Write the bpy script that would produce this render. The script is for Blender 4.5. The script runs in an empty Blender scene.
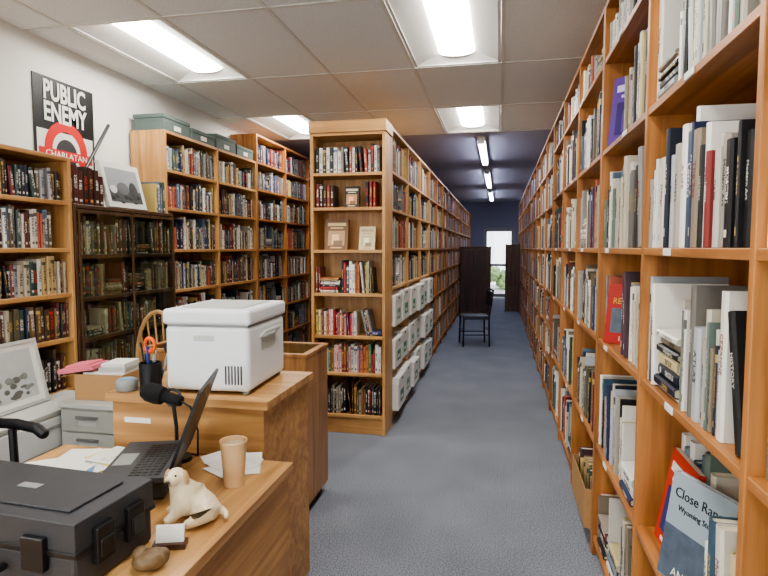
import bpy, bmesh, math, random
from mathutils import Vector, Matrix
R = random.Random(41)
D2R = math.pi/180

def S(r, g, b):
    def f(c):
        c /= 255.0
        return c/12.92 if c <= 0.04045 else ((c+0.055)/1.055)**2.4
    return (f(r), f(g), f(b), 1.0)

# ------------------------------------------------------------------ materials
def newmat(name):
    m = bpy.data.materials.new(name); m.use_nodes = True
    nt = m.node_tree
    return m, nt, nt.nodes, nt.links, nt.nodes['Principled BSDF']

def mat_plain(name, col, rough=0.5, metal=0.0, var=0.08, scale=30, bump=0.0, spec=0.5):
    m, nt, N, L, b = newmat(name)
    tc = N.new('ShaderNodeTexCoord'); no = N.new('ShaderNodeTexNoise')
    no.inputs['Scale'].default_value = scale; no.inputs['Detail'].default_value = 4
    L.new(tc.outputs['Object'], no.inputs['Vector'])
    mx = N.new('ShaderNodeMix'); mx.data_type = 'RGBA'
    mx.inputs[6].default_value = tuple(c*(1-var) for c in col[:3])+(1,)
    mx.inputs[7].default_value = tuple(min(1, c*(1+var)) for c in col[:3])+(1,)
    L.new(no.outputs['Fac'], mx.inputs[0]); L.new(mx.outputs[2], b.inputs['Base Color'])
    b.inputs['Roughness'].default_value = rough; b.inputs['Metallic'].default_value = metal
    b.inputs['Specular IOR Level'].default_value = spec
    if bump > 0:
        bp = N.new('ShaderNodeBump'); bp.inputs['Strength'].default_value = bump
        bp.inputs['Distance'].default_value = 0.004
        L.new(no.outputs['Fac'], bp.inputs['Height']); L.new(bp.outputs['Normal'], b.inputs['Normal'])
    return m

def mat_wood(name, c1, c2, grain='z', rough=0.42, dens=1.0):
    m, nt, N, L, b = newmat(name)
    tc = N.new('ShaderNodeTexCoord'); mp = N.new('ShaderNodeMapping')
    s = {'x': (1.2, 22, 22), 'y': (22, 1.2, 22), 'z': (22, 22, 1.2)}[grain]
    mp.inputs['Scale'].default_value = tuple(v*dens for v in s)
    L.new(tc.outputs['Object'], mp.inputs['Vector'])
    no = N.new('ShaderNodeTexNoise'); no.inputs['Scale'].default_value = 1.0
    no.inputs['Detail'].default_value = 7; no.inputs['Distortion'].default_value = 0.9
    L.new(mp.outputs['Vector'], no.inputs['Vector'])
    n2 = N.new('ShaderNodeTexNoise'); n2.inputs['Scale'].default_value = 2.4; n2.inputs['Detail'].default_value = 3
    L.new(tc.outputs['Object'], n2.inputs['Vector'])
    ad = N.new('ShaderNodeMath'); ad.operation = 'MULTIPLY_ADD'; ad.inputs[1].default_value = 0.5
    L.new(n2.outputs['Fac'], ad.inputs[0]); L.new(no.outputs['Fac'], ad.inputs[2])
    cr = N.new('ShaderNodeValToRGB')
    cr.color_ramp.elements[0].position = 0.52; cr.color_ramp.elements[0].color = tuple(c*.85 for c in c2[:3])+(1,)
    cr.color_ramp.elements[1].position = 0.94; cr.color_ramp.elements[1].color = c1
    L.new(ad.outputs[0], cr.inputs[0]); L.new(cr.outputs[0], b.inputs['Base Color'])
    b.inputs['Roughness'].default_value = rough
    return m

def mat_emit(name, col, strength):
    m, nt, N, L, b = newmat(name)
    b.inputs['Base Color'].default_value = (0.9, 0.9, 0.9, 1)
    b.inputs['Emission Color'].default_value = col
    b.inputs['Emission Strength'].default_value = strength
    return m

def mat_glass(name, tint=(1, 1, 1, 1), refl=0.12):
    m, nt, N, L, b = newmat(name)
    out = N['Material Output']; tr = N.new('ShaderNodeBsdfTransparent'); gl = N.new('ShaderNodeBsdfGlossy')
    gl.inputs['Roughness'].default_value = 0.03; tr.inputs['Color'].default_value = tint
    mx = N.new('ShaderNodeMixShader'); mx.inputs[0].default_value = refl
    L.new(tr.outputs[0], mx.inputs[1]); L.new(gl.outputs[0], mx.inputs[2]); L.new(mx.outputs[0], out.inputs['Surface'])
    return m

def mat_vcol(name, rough=0.5):
    m, nt, N, L, b = newmat(name)
    a = N.new('ShaderNodeAttribute'); a.attribute_name = 'Col'
    L.new(a.outputs['Color'], b.inputs['Base Color']); b.inputs['Roughness'].default_value = rough
    return m

def mat_books():
    m, nt, N, L, b = newmat('book_covers')
    a = N.new('ShaderNodeAttribute'); a.attribute_name = 'Col'
    lb = N.new('ShaderNodeAttribute'); lb.attribute_name = 'Lab'
    uv = N.new('ShaderNodeUVMap'); uv.uv_map = 'UVMap'
    sp = N.new('ShaderNodeSeparateXYZ'); L.new(uv.outputs[0], sp.inputs[0])
    def M(op, x, y=None, z=None):
        n = N.new('ShaderNodeMath'); n.operation = op
        for i, q in enumerate((x, y, z)):
            if q is None: continue
            if isinstance(q, (int, float)): n.inputs[i].default_value = q
            else: L.new(q, n.inputs[i])
        return n.outputs[0]
    U, V = sp.outputs[0], sp.outputs[1]; seed = lb.outputs['Alpha']
    cb = N.new('ShaderNodeCombineXYZ')
    L.new(M('MULTIPLY', U, 3.0), cb.inputs[0]); L.new(M('MULTIPLY', V, 42.0), cb.inputs[1]); L.new(M('MULTIPLY', seed, 91.0), cb.inputs[2])
    no = N.new('ShaderNodeTexNoise'); no.inputs['Scale'].default_value = 1.0; no.inputs['Detail'].default_value = 1.0
    L.new(cb.outputs[0], no.inputs['Vector'])
    glyph = M('GREATER_THAN', no.outputs['Fac'], 0.49)
    mu = M('LESS_THAN', M('ABSOLUTE', M('SUBTRACT', U, 0.5)), 0.24)
    mv = M('LESS_THAN', M('ABSOLUTE', M('SUBTRACT', V, 0.58)), M('MULTIPLY_ADD', seed, 0.18, 0.12))
    t1 = M('MULTIPLY', M('MULTIPLY', glyph, mu), mv)
    mv2 = M('LESS_THAN', M('ABSOLUTE', M('SUBTRACT', V, 0.13)), 0.035)
    t2 = M('MULTIPLY', mu, mv2)
    inU = M('GREATER_THAN', U, -0.5)
    band = M('MULTIPLY', M('MULTIPLY', M('LESS_THAN', M('ABSOLUTE', M('SUBTRACT', V, 0.86)), 0.045), M('GREATER_THAN', seed, 0.66)), inU)
    mask = M('MAXIMUM', M('MAXIMUM', t1, t2), band)
    mx = N.new('ShaderNodeMix'); mx.data_type = 'RGBA'
    L.new(M('MULTIPLY', mask, 0.85), mx.inputs[0]); L.new(a.outputs['Color'], mx.inputs[6]); L.new(lb.outputs['Color'], mx.inputs[7])
    L.new(mx.outputs[2], b.inputs['Base Color'])
    b.inputs['Roughness'].default_value = 0.42
    return m

BOOKM = mat_books()
VC = mat_vcol('painted_print', 0.45)
pineV = mat_wood('pine_varnished_v', S(196, 134, 76), S(148, 92, 48), 'z')
pineH = mat_wood('pine_varnished_h', S(198, 136, 78), S(150, 94, 50), 'x')
goldV = mat_wood('honey_pine_v', S(216, 168, 110), S(180, 128, 74), 'z')
goldH = mat_wood('honey_pine_h', S(216, 168, 110), S(180, 128, 74), 'x')
darkV = mat_wood('dark_stained_v', S(104, 78, 56), S(68, 48, 36), 'z')
darkH = mat_wood('dark_stained_h', S(104, 78, 56), S(68, 48, 36), 'x')
oakX = mat_wood('oak_laminate_x', S(210, 166, 112), S(174, 126, 76), 'x', 0.38)
oakY = mat_wood('oak_laminate_y', S(210, 166, 112), S(168, 120, 70), 'y', 0.38)
oakZ = mat_wood('oak_panel_y', S(202, 154, 96), S(160, 110, 62), 'y', 0.45)
walnut = mat_wood('brown_panel', S(190, 142, 92), S(144, 98, 58), 'z', 0.4)
white = mat_plain('white_plastic', S(226, 229, 232), 0.45, var=0.02)
lgrey = mat_plain('light_grey_plastic', S(190, 192, 188), 0.45, var=0.03)
mgrey = mat_plain('mid_grey_plastic', S(140, 143, 140), 0.5, var=0.04)
black = mat_plain('black_plastic', S(22, 22, 24), 0.4, var=0.1)
charcoal = mat_plain('charcoal_textured_plastic', S(56, 57, 61), 0.5, var=0.12, scale=300, bump=0.3)
steel = mat_plain('steel', S(170, 172, 175), 0.25, 1.0, var=0.05)
orange = mat_plain('orange_plastic', S(232, 96, 28), 0.35, var=0.03)
foam = mat_plain('foam_black', S(20, 20, 21), 0.95, var=0.3, scale=400, bump=0.8)
paper = mat_plain('paper_white', S(232, 232, 226), 0.8, var=0.02)
kraft = mat_plain('cardboard', S(178, 138, 94), 0.8, var=0.07, scale=12)
cupm = mat_plain('paper_cup_tan', S(218, 180, 138), 0.55, var=0.04)
pink = mat_plain('pink_folder', S(226, 120, 136), 0.6)
furm = mat_plain('cream_fur_resin', S(230, 214, 182), 0.6, var=0.22, scale=90, bump=0.5)
stone = mat_plain('brown_stone', S(112, 90, 62), 0.5, var=0.4, scale=60, bump=0.6)
wallm = mat_plain('painted_plaster', S(230, 229, 224), 0.85, var=0.03, scale=4)
wallb = mat_plain('painted_plaster_blue', S(128, 132, 156), 0.85, var=0.05, scale=4)
backceil = mat_plain('back_ceiling_paint', S(168, 170, 188), 0.9, var=0.06, scale=3)
tbar = mat_plain('ceiling_grid_metal', S(214, 213, 208), 0.5, var=0.02)
trof = mat_plain('troffer_white_metal', S(225, 225, 222), 0.5, var=0.01)
glass = mat_glass('clear_glass', (0.96, 0.98, 0.97, 1), 0.08)
tglass = mat_glass('tinted_glass', (0.62, 0.63, 0.64, 1), 0.08)
cglass = mat_glass('cabinet_glass', (0.90, 0.93, 0.90, 1), 0.06)
boxgrey = mat_plain('archive_board_grey', S(92, 106, 102), 0.8, var=0.08)
lampE = mat_emit('fluorescent_diffuser', (1.0, 0.96, 0.89, 1), 33)
tubeE = mat_emit('fluorescent_tube_cool', (0.76, 0.81, 1.0, 1), 40)

def mat_tile():
    m, nt, N, L, b = newmat('acoustic_tile')
    tc = N.new('ShaderNodeTexCoord'); vo = N.new('ShaderNodeTexNoise')
    vo.inputs['Scale'].default_value = 160; vo.inputs['Detail'].default_value = 3
    L.new(tc.outputs['Object'], vo.inputs['Vector'])
    cr = N.new('ShaderNodeValToRGB'); cr.color_ramp.elements[0].position = 0.3; cr.color_ramp.elements[0].color = S(206, 208, 208)
    cr.color_ramp.elements[1].position = 0.5; cr.color_ramp.elements[1].color = S(232, 234, 234)
    L.new(vo.outputs['Fac'], cr.inputs[0]); L.new(cr.outputs[0], b.inputs['Base Color'])
    b.inputs['Roughness'].default_value = 0.95
    return m
tilem = mat_tile()
def mat_carpet():
    m, nt, N, L, b = newmat('loop_pile_carpet')
    tc = N.new('ShaderNodeTexCoord')
    n1 = N.new('ShaderNodeTexNoise'); n1.inputs['Scale'].default_value = 150; n1.inputs['Detail'].default_value = 3
    n2 = N.new('ShaderNodeTexNoise'); n2.inputs['Scale'].default_value = 2.2; n2.inputs['Detail'].default_value = 3
    L.new(tc.outputs['Object'], n1.inputs['Vector']); L.new(tc.outputs['Object'], n2.inputs['Vector'])
    ad = N.new('ShaderNodeMath'); ad.operation = 'MULTIPLY_ADD'; ad.inputs[1].default_value = 0.15
    L.new(n2.outputs['Fac'], ad.inputs[0]); L.new(n1.outputs['Fac'], ad.inputs[2])
    cr = N.new('ShaderNodeValToRGB'); cr.color_ramp.elements[0].position = 0.38; cr.color_ramp.elements[0].color = S(84, 91, 102)
    cr.color_ramp.elements[1].position = 0.76; cr.color_ramp.elements[1].color = S(162, 168, 179)
    L.new(ad.outputs[0], cr.inputs[0]); L.new(cr.outputs[0], b.inputs['Base Color'])
    b.inputs['Roughness'].default_value = 1.0; b.inputs['Specular IOR Level'].default_value = 0.1
    bp = N.new('ShaderNodeBump'); bp.inputs['Strength'].default_value = 0.5; bp.inputs['Distance'].default_value = 0.004
    L.new(n1.outputs['Fac'], bp.inputs['Height']); L.new(bp.outputs['Normal'], b.inputs['Normal'])
    return m
carpet = mat_carpet()

# ------------------------------------------------------------------ mesh builder
def link(o):
    bpy.context.scene.collection.objects.link(o); return o

class MB:
    def __init__(s):
        s.v = []; s.f = []; s.m = []; s.c = []; s.l = []; s.uv = []; s.use = False
        s.T = Matrix.Identity(4)
    def add(s, pts):
        i = len(s.v)
        for p in pts: s.v.append(tuple(s.T @ Vector(p)))
        return i
    def face(s, idx, m=0, c=(1, 1, 1, 1), l=(0, 0, 0, 0), uv=None):
        s.f.append(tuple(idx)); s.m.append(m); s.c.append(c); s.l.append(l); s.uv.append(uv)
    def box(s, x0, x1, y0, y1, z0, z1, m=0, c=(1, 1, 1, 1)):
        i = s.add([(x0, y0, z0), (x1, y0, z0), (x1, y1, z0), (x0, y1, z0), (x0, y0, z1), (x1, y0, z1), (x1, y1, z1), (x0, y1, z1)])
        for q in ((0, 3, 2, 1), (4, 5, 6, 7), (0, 1, 5, 4), (1, 2, 6, 5), (2, 3, 7, 6), (3, 0, 4, 7)):
            s.face([i+k for k in q], m, c)
    def cyl(s, p0, p1, r0, r1=None, n=12, m=0, c=(1, 1, 1, 1), caps=True):
        r1 = r0 if r1 is None else r1
        p0 = Vector(p0); p1 = Vector(p1); d = (p1-p0).normalized()
        a = d.orthogonal().normalized(); b = d.cross(a)
        ring = lambda p, r: [p+(a*math.cos(2*math.pi*k/n)+b*math.sin(2*math.pi*k/n))*r for k in range(n)]
        i = s.add(ring(p0, r0)+ring(p1, r1))
        for k in range(n):
            k2 = (k+1) % n
            s.face([i+k, i+k2, i+n+k2, i+n+k], m, c)
        if caps:
            s.face([i+k for k in range(n-1, -1, -1)], m, c); s.face([i+n+k for k in range(n)], m, c)
    def sph(s, ctr, r, m=0, c=(1, 1, 1, 1), n=12, k=8):
        if isinstance(r, (int, float)): r = (r, r, r)
        ctr = Vector(ctr); pts = []
        for a in range(1, k):
            th = math.pi*a/k
            for b in range(n):
                ph = 2*math.pi*b/n
                pts.append(ctr+Vector((r[0]*math.sin(th)*math.cos(ph), r[1]*math.sin(th)*math.sin(ph), r[2]*math.cos(th))))
        pts += [ctr+Vector((0, 0, r[2])), ctr-Vector((0, 0, r[2]))]
        i = s.add(pts); tp = i+(k-1)*n; bt = tp+1
        for b in range(n):
            b2 = (b+1) % n
            s.face([tp, i+b, i+b2], m, c); s.face([bt, i+(k-2)*n+b2, i+(k-2)*n+b], m, c)
            for a in range(k-2):
                s.face([i+a*n+b, i+(a+1)*n+b, i+(a+1)*n+b2, i+a*n+b2], m, c)
    def lathe(s, ctr, prof, n=28, m=0, c=(1, 1, 1, 1)):
        ctr = Vector(ctr); pts = []
        for (r, z) in prof:
            for k in range(n):
                a = 2*math.pi*k/n
                pts.append(ctr+Vector((r*math.cos(a), r*math.sin(a), z)))
        i = s.add(pts)
        for j in range(len(prof)-1):
            for k in range(n):
                k2 = (k+1) % n
                s.face([i+j*n+k, i+j*n+k2, i+(j+1)*n+k2, i+(j+1)*n+k], m, c)
    def torus(s, ctr, R_, r, axis='y', n=18, k=8, m=0, sx=1.0, c=(1, 1, 1, 1)):
        pts = []
        for a in range(n):
            A = 2*math.pi*a/n
            for b in range(k):
                B = 2*math.pi*b/k
                q = R_+r*math.cos(B); u = q*math.cos(A)*sx; w = q*math.sin(A); h = r*math.sin(B)
                p = {'z': (u, w, h), 'y': (u, h, w), 'x': (h, u, w)}[axis]
                pts.append((ctr[0]+p[0], ctr[1]+p[1], ctr[2]+p[2]))
        i = s.add(pts)
        for a in range(n):
            for b in range(k):
                s.face([i+a*k+b, i+((a+1) % n)*k+b, i+((a+1) % n)*k+(b+1) % k, i+a*k+(b+1) % k], m, c)
    def tube(s, pts, r, n=8, m=0, c=(1, 1, 1, 1)):
        for a, b in zip(pts[:-1], pts[1:]): s.cyl(a, b, r, n=n, m=m, c=c)
        for p in pts[1:-1]: s.sph(p, r, m=m, c=c, n=n, k=6)
    def build(s, name, mats, loc=(0, 0, 0), rot=(0, 0, 0), parent=None, bevel=0.0, smooth=False, col=False, seg=2):
        me = bpy.data.meshes.new(name); me.from_pydata(s.v, [], s.f); 
        for mt in mats: me.materials.append(mt)
        me.polygons.foreach_set('material_index', s.m)
        if col:
            ca = me.color_attributes.new('Col', 'FLOAT_COLOR', 'CORNER'); la = me.color_attributes.new('Lab', 'FLOAT_COLOR', 'CORNER')
            uvl = me.uv_layers.new(name='UVMap')
            A = []; B = []; U = []
            for fi, f in enumerate(s.f):
                for k in range(len(f)):
                    A.extend(s.c[fi]); B.extend(s.l[fi])
                    U.extend(s.uv[fi][k] if s.uv[fi] else (-1.0, -1.0))
            ca.data.foreach_set('color', A); la.data.foreach_set('color', B); uvl.data.foreach_set('uv', U)
        me.update()
        if smooth:
            me.polygons.foreach_set('use_smooth', [True]*len(me.polygons))
        o = bpy.data.objects.new(name, me); link(o)
        o.location = loc; o.rotation_euler = rot
        if parent: o.parent = parent
        if bevel > 0:
            b = o.modifiers.new('bev', 'BEVEL'); b.width = bevel; b.segments = seg; b.limit_method = 'ANGLE'; b.angle_limit = 50*D2R
        if smooth:
            try:
                bm = bmesh.new(); bm.from_mesh(me)
                for e in bm.edges:
                    if len(e.link_faces) == 2 and e.calc_face_angle(0) > 40*D2R: e.smooth = False
                bm.to_mesh(me); bm.free()
            except Exception as ex: print(ex)
        return o

def empty(name, loc=(0, 0, 0), rz=0):
    e = bpy.data.objects.new(name, None); link(e); e.location = loc; e.rotation_euler = (0, 0, rz); e.empty_display_size = 0.1
    return e

def text_mesh(body, size, bold=0.0, align='CENTER'):
    cu = bpy.data.curves.new('tx', 'FONT'); cu.body = body; cu.size = size; cu.align_x = align; cu.extrude = 0.0006; cu.offset = bold
    cu.resolution_u = 3
    o = bpy.data.objects.new('tmp_text', cu); link(o)
    bpy.context.view_layer.update()
    me = bpy.data.meshes.new_from_object(o.evaluated_get(bpy.context.evaluated_depsgraph_get()))
    bpy.data.objects.remove(o); me.materials.clear()
    return me
def text(body, size, loc, rot, mat, parent=None, name='lettering', sx=1.0, align='CENTER', bold=0.0):
    me = text_mesh(body, size, bold, align); me.materials.append(mat)
    t = bpy.data.objects.new(name, me); link(t); t.location = loc; t.rotation_euler = rot; t.scale = (sx, 1, 1)
    if parent: t.parent = parent
    return t

# ------------------------------------------------------------------ books
P_MIX = [S(*c) for c in [(44,42,46),(40,46,66),(52,68,104),(112,50,48),(134,60,52),(220,214,200),(232,228,218),(190,180,160),(70,88,78),(56,82,76),(104,80,62),
                         (178,154,108),(80,78,82),(180,96,76),(206,184,120),(100,118,138),(140,138,134),(240,238,232),(84,62,72),(36,36,38),(150,160,170),(206,196,176),(226,222,214),(170,170,172),(122,104,84),(96,92,76)]]
P_LIGHT = [S(*c) for c in [(240,238,232),(228,222,208),(210,200,180),(232,228,220),(180,186,190),(46,56,90),(30,36,50),(70,96,116),(134,52,50),(120,116,110),(236,232,224),
                           (216,208,190),(52,50,54),(106,122,114),(212,196,150),(170,160,150),(34,34,36),(228,226,220),(26,26,30),(120,140,154),(144,130,112),(200,196,186),(238,234,226),(176,170,158)]]
P_DARK = [S(*c) for c in [(50,36,32),(74,38,34),(92,48,40),(40,40,44),(48,62,54),(44,54,72),(78,62,46),(124,98,66),(150,132,100),(34,34,36),(92,76,62),(180,172,150),(106,50,46),(66,84,82),(100,90,70)]]
P_GLASS = [S(*c) for c in [(106,98,76),(130,120,94),(82,86,68),(68,76,70),(150,138,110),(92,72,58),(170,162,136),(70,64,58),(120,64,54),(98,110,106),(54,54,52),(190,186,166)]]
P_WARM = [S(*c) for c in [(190,64,62),(218,110,108),(226,204,110),(240,236,230),(206,136,90),(76,94,146),(70,128,102),(230,176,180),(118,50,72),(44,44,48),(170,56,54),(226,220,208),(236,232,226),(60,60,64)]]
P_BLUE = [S(*c) for c in [(70,76,106),(100,106,136),(50,52,68),(140,144,166),(190,192,206),(112,70,76),(80,74,84),(44,44,58),(160,140,134),(208,208,218),(76,94,104),(98,78,72)]]
CREAM = S(226, 216, 194)
def labcol(c):
    lum = 0.3*c[0]+0.6*c[1]+0.1*c[2]
    q = R.random()
    if lum < 0.18:
        k = S(212, 180, 100) if q < 0.35 else (S(236, 234, 228) if q < 0.85 else S(210, 60, 50))
    else:
        k = S(30, 30, 34) if q < 0.6 else (S(150, 34, 34) if q < 0.8 else S(34, 52, 110))
    return (k[0], k[1], k[2], R.random())

SPINES = None   # when a list: collect (matrix, t, h, dark?) of thick near books for real lettering
def book(mb, x, y, z, t, h, d, col, lean=0.0, detail=True):
    l = labcol(col)
    dk = tuple(c*0.92 for c in col[:3])+(1,)
    sv = mb.T.copy()
    mb.T = sv @ Matrix.Translation((x, y, z)) @ Matrix.Rotation(-lean, 4, 'Y')
    if SPINES is not None and detail and t > .019 and R.random() < .8:
        SPINES.append((mb.T.copy(), t, h, 0.3*col[0]+0.6*col[1]+0.1*col[2] < .2)); l = (col[0], col[1], col[2], .3)
    if not detail:
        i = mb.add([(0, 0, 0), (t, 0, 0), (t, d, 0), (0, d, 0), (0, 0, h), (t, 0, h), (t, d, h), (0, d, h)])
        mb.face([i, i+1, i+5, i+4], 0, col, l, [(0, 0), (1, 0), (1, 1), (0, 1)])
        mb.face([i+1, i+2, i+6, i+5], 0, dk, l); mb.face([i+3, i, i+4, i+7], 0, dk, l)
        mb.face([i+4, i+5, i+6, i+7], 0, CREAM, l); mb.face([i+2, i+3, i+7, i+6], 0, CREAM, l)
        mb.face([i, i+3, i+2, i+1], 0, dk, l)
    else:
        r = min(0.3*t, 0.006)
        pr = [(0, d), (0, r), (t*.22, 0), (t*.78, 0), (t, r), (t, d)]
        e = min(0.0028, t*.2)
        inn = [(e, d), (e, r+e), (t*.25, e+.001), (t*.75, e+.001), (t-e, r+e), (t-e, d)]
        i = mb.add([(p[0], p[1], 0) for p in pr]+[(p[0], p[1], h) for p in pr]+[(p[0], p[1], h) for p in inn]+[(p[0], p[1], h-.005) for p in inn])
        us = {1: 0.0, 2: .22, 3: .78, 4: 1.0}
        for k in range(5):
            uv = [(us[k], 0), (us[k+1], 0), (us[k+1], 1), (us[k], 1)] if 1 <= k <= 3 else None
            mb.face([i+k, i+k+1, i+6+k+1, i+6+k], 0, col if uv else dk, l, uv)
            mb.face([i+6+k, i+7+k, i+13+k, i+12+k], 0, dk, l)
            mb.face([i+12+k, i+13+k, i+19+k, i+18+k], 0, dk, l)
        mb.face([i+18+k for k in range(6)], 0, CREAM, l)
        mb.face([i+5, i, i+6, i+11], 0, CREAM, l)
        mb.face([i+k for k in range(5, -1, -1)], 0, dk, l)
    mb.T = sv

def faceout(mb, x, y, z, w, h, bg, pic, bar, tilt=12, t=0.025, rz=0, plain=False):
    sv = mb.T.copy()
    mb.T = sv @ Matrix.Translation((x, y, z)) @ Matrix.Rotation(rz*D2R, 4, 'Z') @ Matrix.Rotation(-tilt*D2R, 4, 'X')
    mb.box(-w/2, w/2, 0, t, 0, h, 0, bg)
    mb.box(-w/2+.003, w/2-.003, t*.12, t*.88, .001, h+.0005, 0, CREAM)
    e = -0.0012
    if not plain:
        mb.box(-w*.36, w*.36, e, 0, h*.14, h*.62, 0, pic)
        p2 = tuple(min(1, c*1.8+.03) for c in pic[:3])+(1,)
        mb.box(-w*.2, w*.12, e*1.6, 0, h*.18, h*.5, 0, p2)
        mb.box(-w*.12, w*.26, e*2, 0, h*.14, h*.3, 0, tuple(c*.5 for c in pic[:3])+(1,))
        mb.box(-w*.4, w*.4, e, 0, h*.78, h*.88, 0, bar); mb.box(-w*.28, w*.28, e, 0, h*.69, h*.73, 0, bar)
        mb.box(-w*.25, w*.25, e, 0, h*.05, h*.09, 0, bar)
    mb.T = sv

STK = .016
def fill_row(mb, x0, x1, z, hmin, hmax, dmax, pal, detail=True, y0=0.02, full=0.92, tmin=.014, tmax=.045, rag=0.03):
    x = x0+0.004; end = x0+(x1-x0)*(full if R.random() < .7 else R.uniform(full*.8, full))
    run = 0; hb = R.uniform(hmin, hmax); cb = R.choice(pal)
    while x < end:
        if run <= 0:
            run = R.choice([1, 1, 1, 2, 3, 1, 2, 4]); hb = R.uniform(hmin, hmax); cb = R.choice(pal); tb = R.uniform(tmin, tmax)
            if rag > .03: tb = tmin+(tmax-tmin)*R.random()**1.6
        run -= 1
        t = min(tmax*1.2, max(tmin*.8, tb*R.uniform(.85, 1.15))); h = min(hmax, hb*R.uniform(1-rag*1.5, 1+rag)); d = min(dmax, max(.12, h*.68))
        if R.random() < .45: c = R.choice(pal)
        else: c = cb
        k = R.uniform(.85, 1.12); c = tuple(min(1, q*k) for q in c[:3])+(1,)
        if x+t > x1-.004: break
        q = R.random()
        if q < STK and x+hmin+.03 < x1:      # lying stack
            zz = z; L_ = R.uniform(hmin*.85, hmin)
            for s_ in range(R.randint(3, 7)):
                t2 = R.uniform(tmin*1.2, tmax*.9); l2 = L_*R.uniform(.88, 1.0)
                if zz+t2 > z+hmax*.95: break
                book(mb, x+R.uniform(0, .01), y0+R.uniform(0, .02), zz+t2, t2, l2, min(dmax, l2*.7), R.choice(pal), -math.pi/2, detail); zz += t2+.0005
            x += L_+.014
        elif q < STK+.07 and x+t+h*.2 < x1-.01:
            a = R.uniform(3, 9)*D2R
            book(mb, x+h*math.sin(a)+.001, y0+R.uniform(0, .012), z, t, h, d, c, a, detail)
            x += h*math.sin(a)+t*math.cos(a)+.002
        else:
            book(mb, x, y0+R.uniform(0, .02), z, t, h, d, c, 0, detail); x += t+.0012
    if x < x1-.12 and R.random() < .8:
        a = R.uniform(10, 22)*D2R; h = R.uniform(hmin, hmax)*.95; t = R.uniform(tmin, tmax)
        if x+h*math.sin(a)+t < x1-.01:
            book(mb, x+h*math.sin(a)+.002, y0+.01, z, t, h, min(dmax, h*.68), R.choice(pal), a, detail)

TH = 0.024
def bookcase(name, loc, rz, bays, bw, depth, levels, top, mats, labels=False, crown=0.0, bev=0.0015):
    mb = MB(); W = bays*bw
    for i in range(bays+1):
        x = i*bw; a, b = (x, x+TH) if i == 0 else ((x-TH, x) if i == bays else (x-TH/2, x+TH/2))
        mb.box(a, b, 0, depth, 0, top, 0)
    for i in range(bays):
        a = i*bw+(TH if i == 0 else TH/2); b = (i+1)*bw-(TH if i == bays-1 else TH/2)
        for z in levels:
            mb.box(a, b, .003, depth-.008, z-TH, z, 1)
        mb.box(a, b, .03, .045, 0, levels[0]-TH, 1)
        if labels:
            for z in levels[1:]:
                xx = a+R.uniform(.1, .6)*(b-a)
                mb.box(xx, xx+.07, -.0015, .003, z-.022, z-.001, 2)
    mb.box(TH, W-TH, 0, depth-.008, top-TH, top, 1)
    mb.box(.002, W-.002, depth-.008, depth, 0, top-.001, 0)
    if crown: mb.box(-.01, W+.01, -.012, depth, top, top+crown, 1)
    return mb.build(name, [mats[0], mats[1], paper], loc, (0, 0, rz), bevel=bev, seg=1)

def fill_case(name, loc, rz, bays, bw, depth, levels, top, pal, detail=True, over={}, hr=(.62, .93), y0=.02, hcap=.36, full=.93, tmin=.014, tmax=.042, rag=.03):
    mb = MB()
    for i in range(bays):
        a = i*bw+(TH if i == 0 else TH/2)+.002; b = (i+1)*bw-(TH if i == bays-1 else TH/2)-.002
        for j, z in enumerate(levels):
            gap = (levels[j+1]-TH if j+1 < len(levels) else top-TH)-z
            key = (i, j)
            if key in over:
                if over[key]: over[key](mb, a, b, z+.001, gap)
                continue
            hm = min(gap*hr[1], hcap)
            p = pal(i, j) if callable(pal) else pal
            fill_row(mb, a, b, z+.001, hm*hr[0], hm, depth-.045, p, detail, y0, full, tmin, tmax, rag)
    return mb.build(name, [BOOKM], loc, (0, 0, rz), col=True)

# ------------------------------------------------------------------ room shell
XL, XR, Y0, Y1, ZC = -2.98, 0.80, -2.6, 17.6, 2.88
YT = 6.99
def shell(name, bxs, mat):
    mb = MB()
    for b in bxs: mb.box(*b)
    return mb.build(name, [mat])
shell('floor', [(XL-.1, XR+.1, Y0-.1, Y1+.1, -.1, 0)], carpet)
shell('wall_left', [(XL-.1, XL, Y0-.1, Y1+.1, 0, 3.1)], wallm)
shell('wall_right', [(XR, XR+.1, Y0-.1, Y1+.1, 0, 3.1)], wallm)
shell('wall_partition', [(XL, -1.50, 9.66, 9.76, 0, ZC)], wallm)
# back wall with glazed door opening
DX0, DX1, DZ = -.50, .42, 2.1
shell('wall_back', [(XL, DX0, Y1, Y1+.1, 0, 3.1), (DX1, XR, Y1, Y1+.1, 0, 3.1), (DX0, DX1, Y1, Y1+.1, DZ, 3.1)], wallb)
# front (street) wall with shop window and door
shell('wall_front', [(XL, XR, Y0-.1, Y0, 2.6, 3.1), (XL, -2.9, Y0-.1, Y0, 0, 2.6), (-2.9, -.65, Y0-.1, Y0, 0, .45), (-.65, -.55, Y0-.1, Y0, 0, 2.6), (.70, XR, Y0-.1, Y0, 0, 2.6)], wallm)
def glazed(name, x0, x1, y, z0, z1, fr=.06, mull=0, mat=black, gm=glass, rail=False):
    mb = MB()
    mb.box(x0, x0+fr, y-.03, y+.03, z0, z1); mb.box(x1-fr, x1, y-.03, y+.03, z0, z1)
    mb.box(x0+fr, x1-fr, y-.03, y+.03, z0, z0+fr); mb.box(x0+fr, x1-fr, y-.03, y+.03, z1-fr, z1)
    if rail: mb.box(x0+fr, x1-fr, y-.03, y+.03, .95, 1.02)
    for k in range(mull):
        xm = x0+(x1-x0)*(k+1)/(mull+1); mb.box(xm-.025, xm+.025, y-.03, y+.03, z0+fr, z1-fr)
    mb.box(x0+fr, x1-fr, y-.003, y+.003, z0+fr, z1-fr, 1)
    return mb.build(name, [mat, gm])
glazed('window_1', -2.9, -.65, Y0-.05, .45, 2.6, mull=1)
glazed('door_1', -.55, .70, Y0-.05, 0.01, 2.6, fr=.08)
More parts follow.
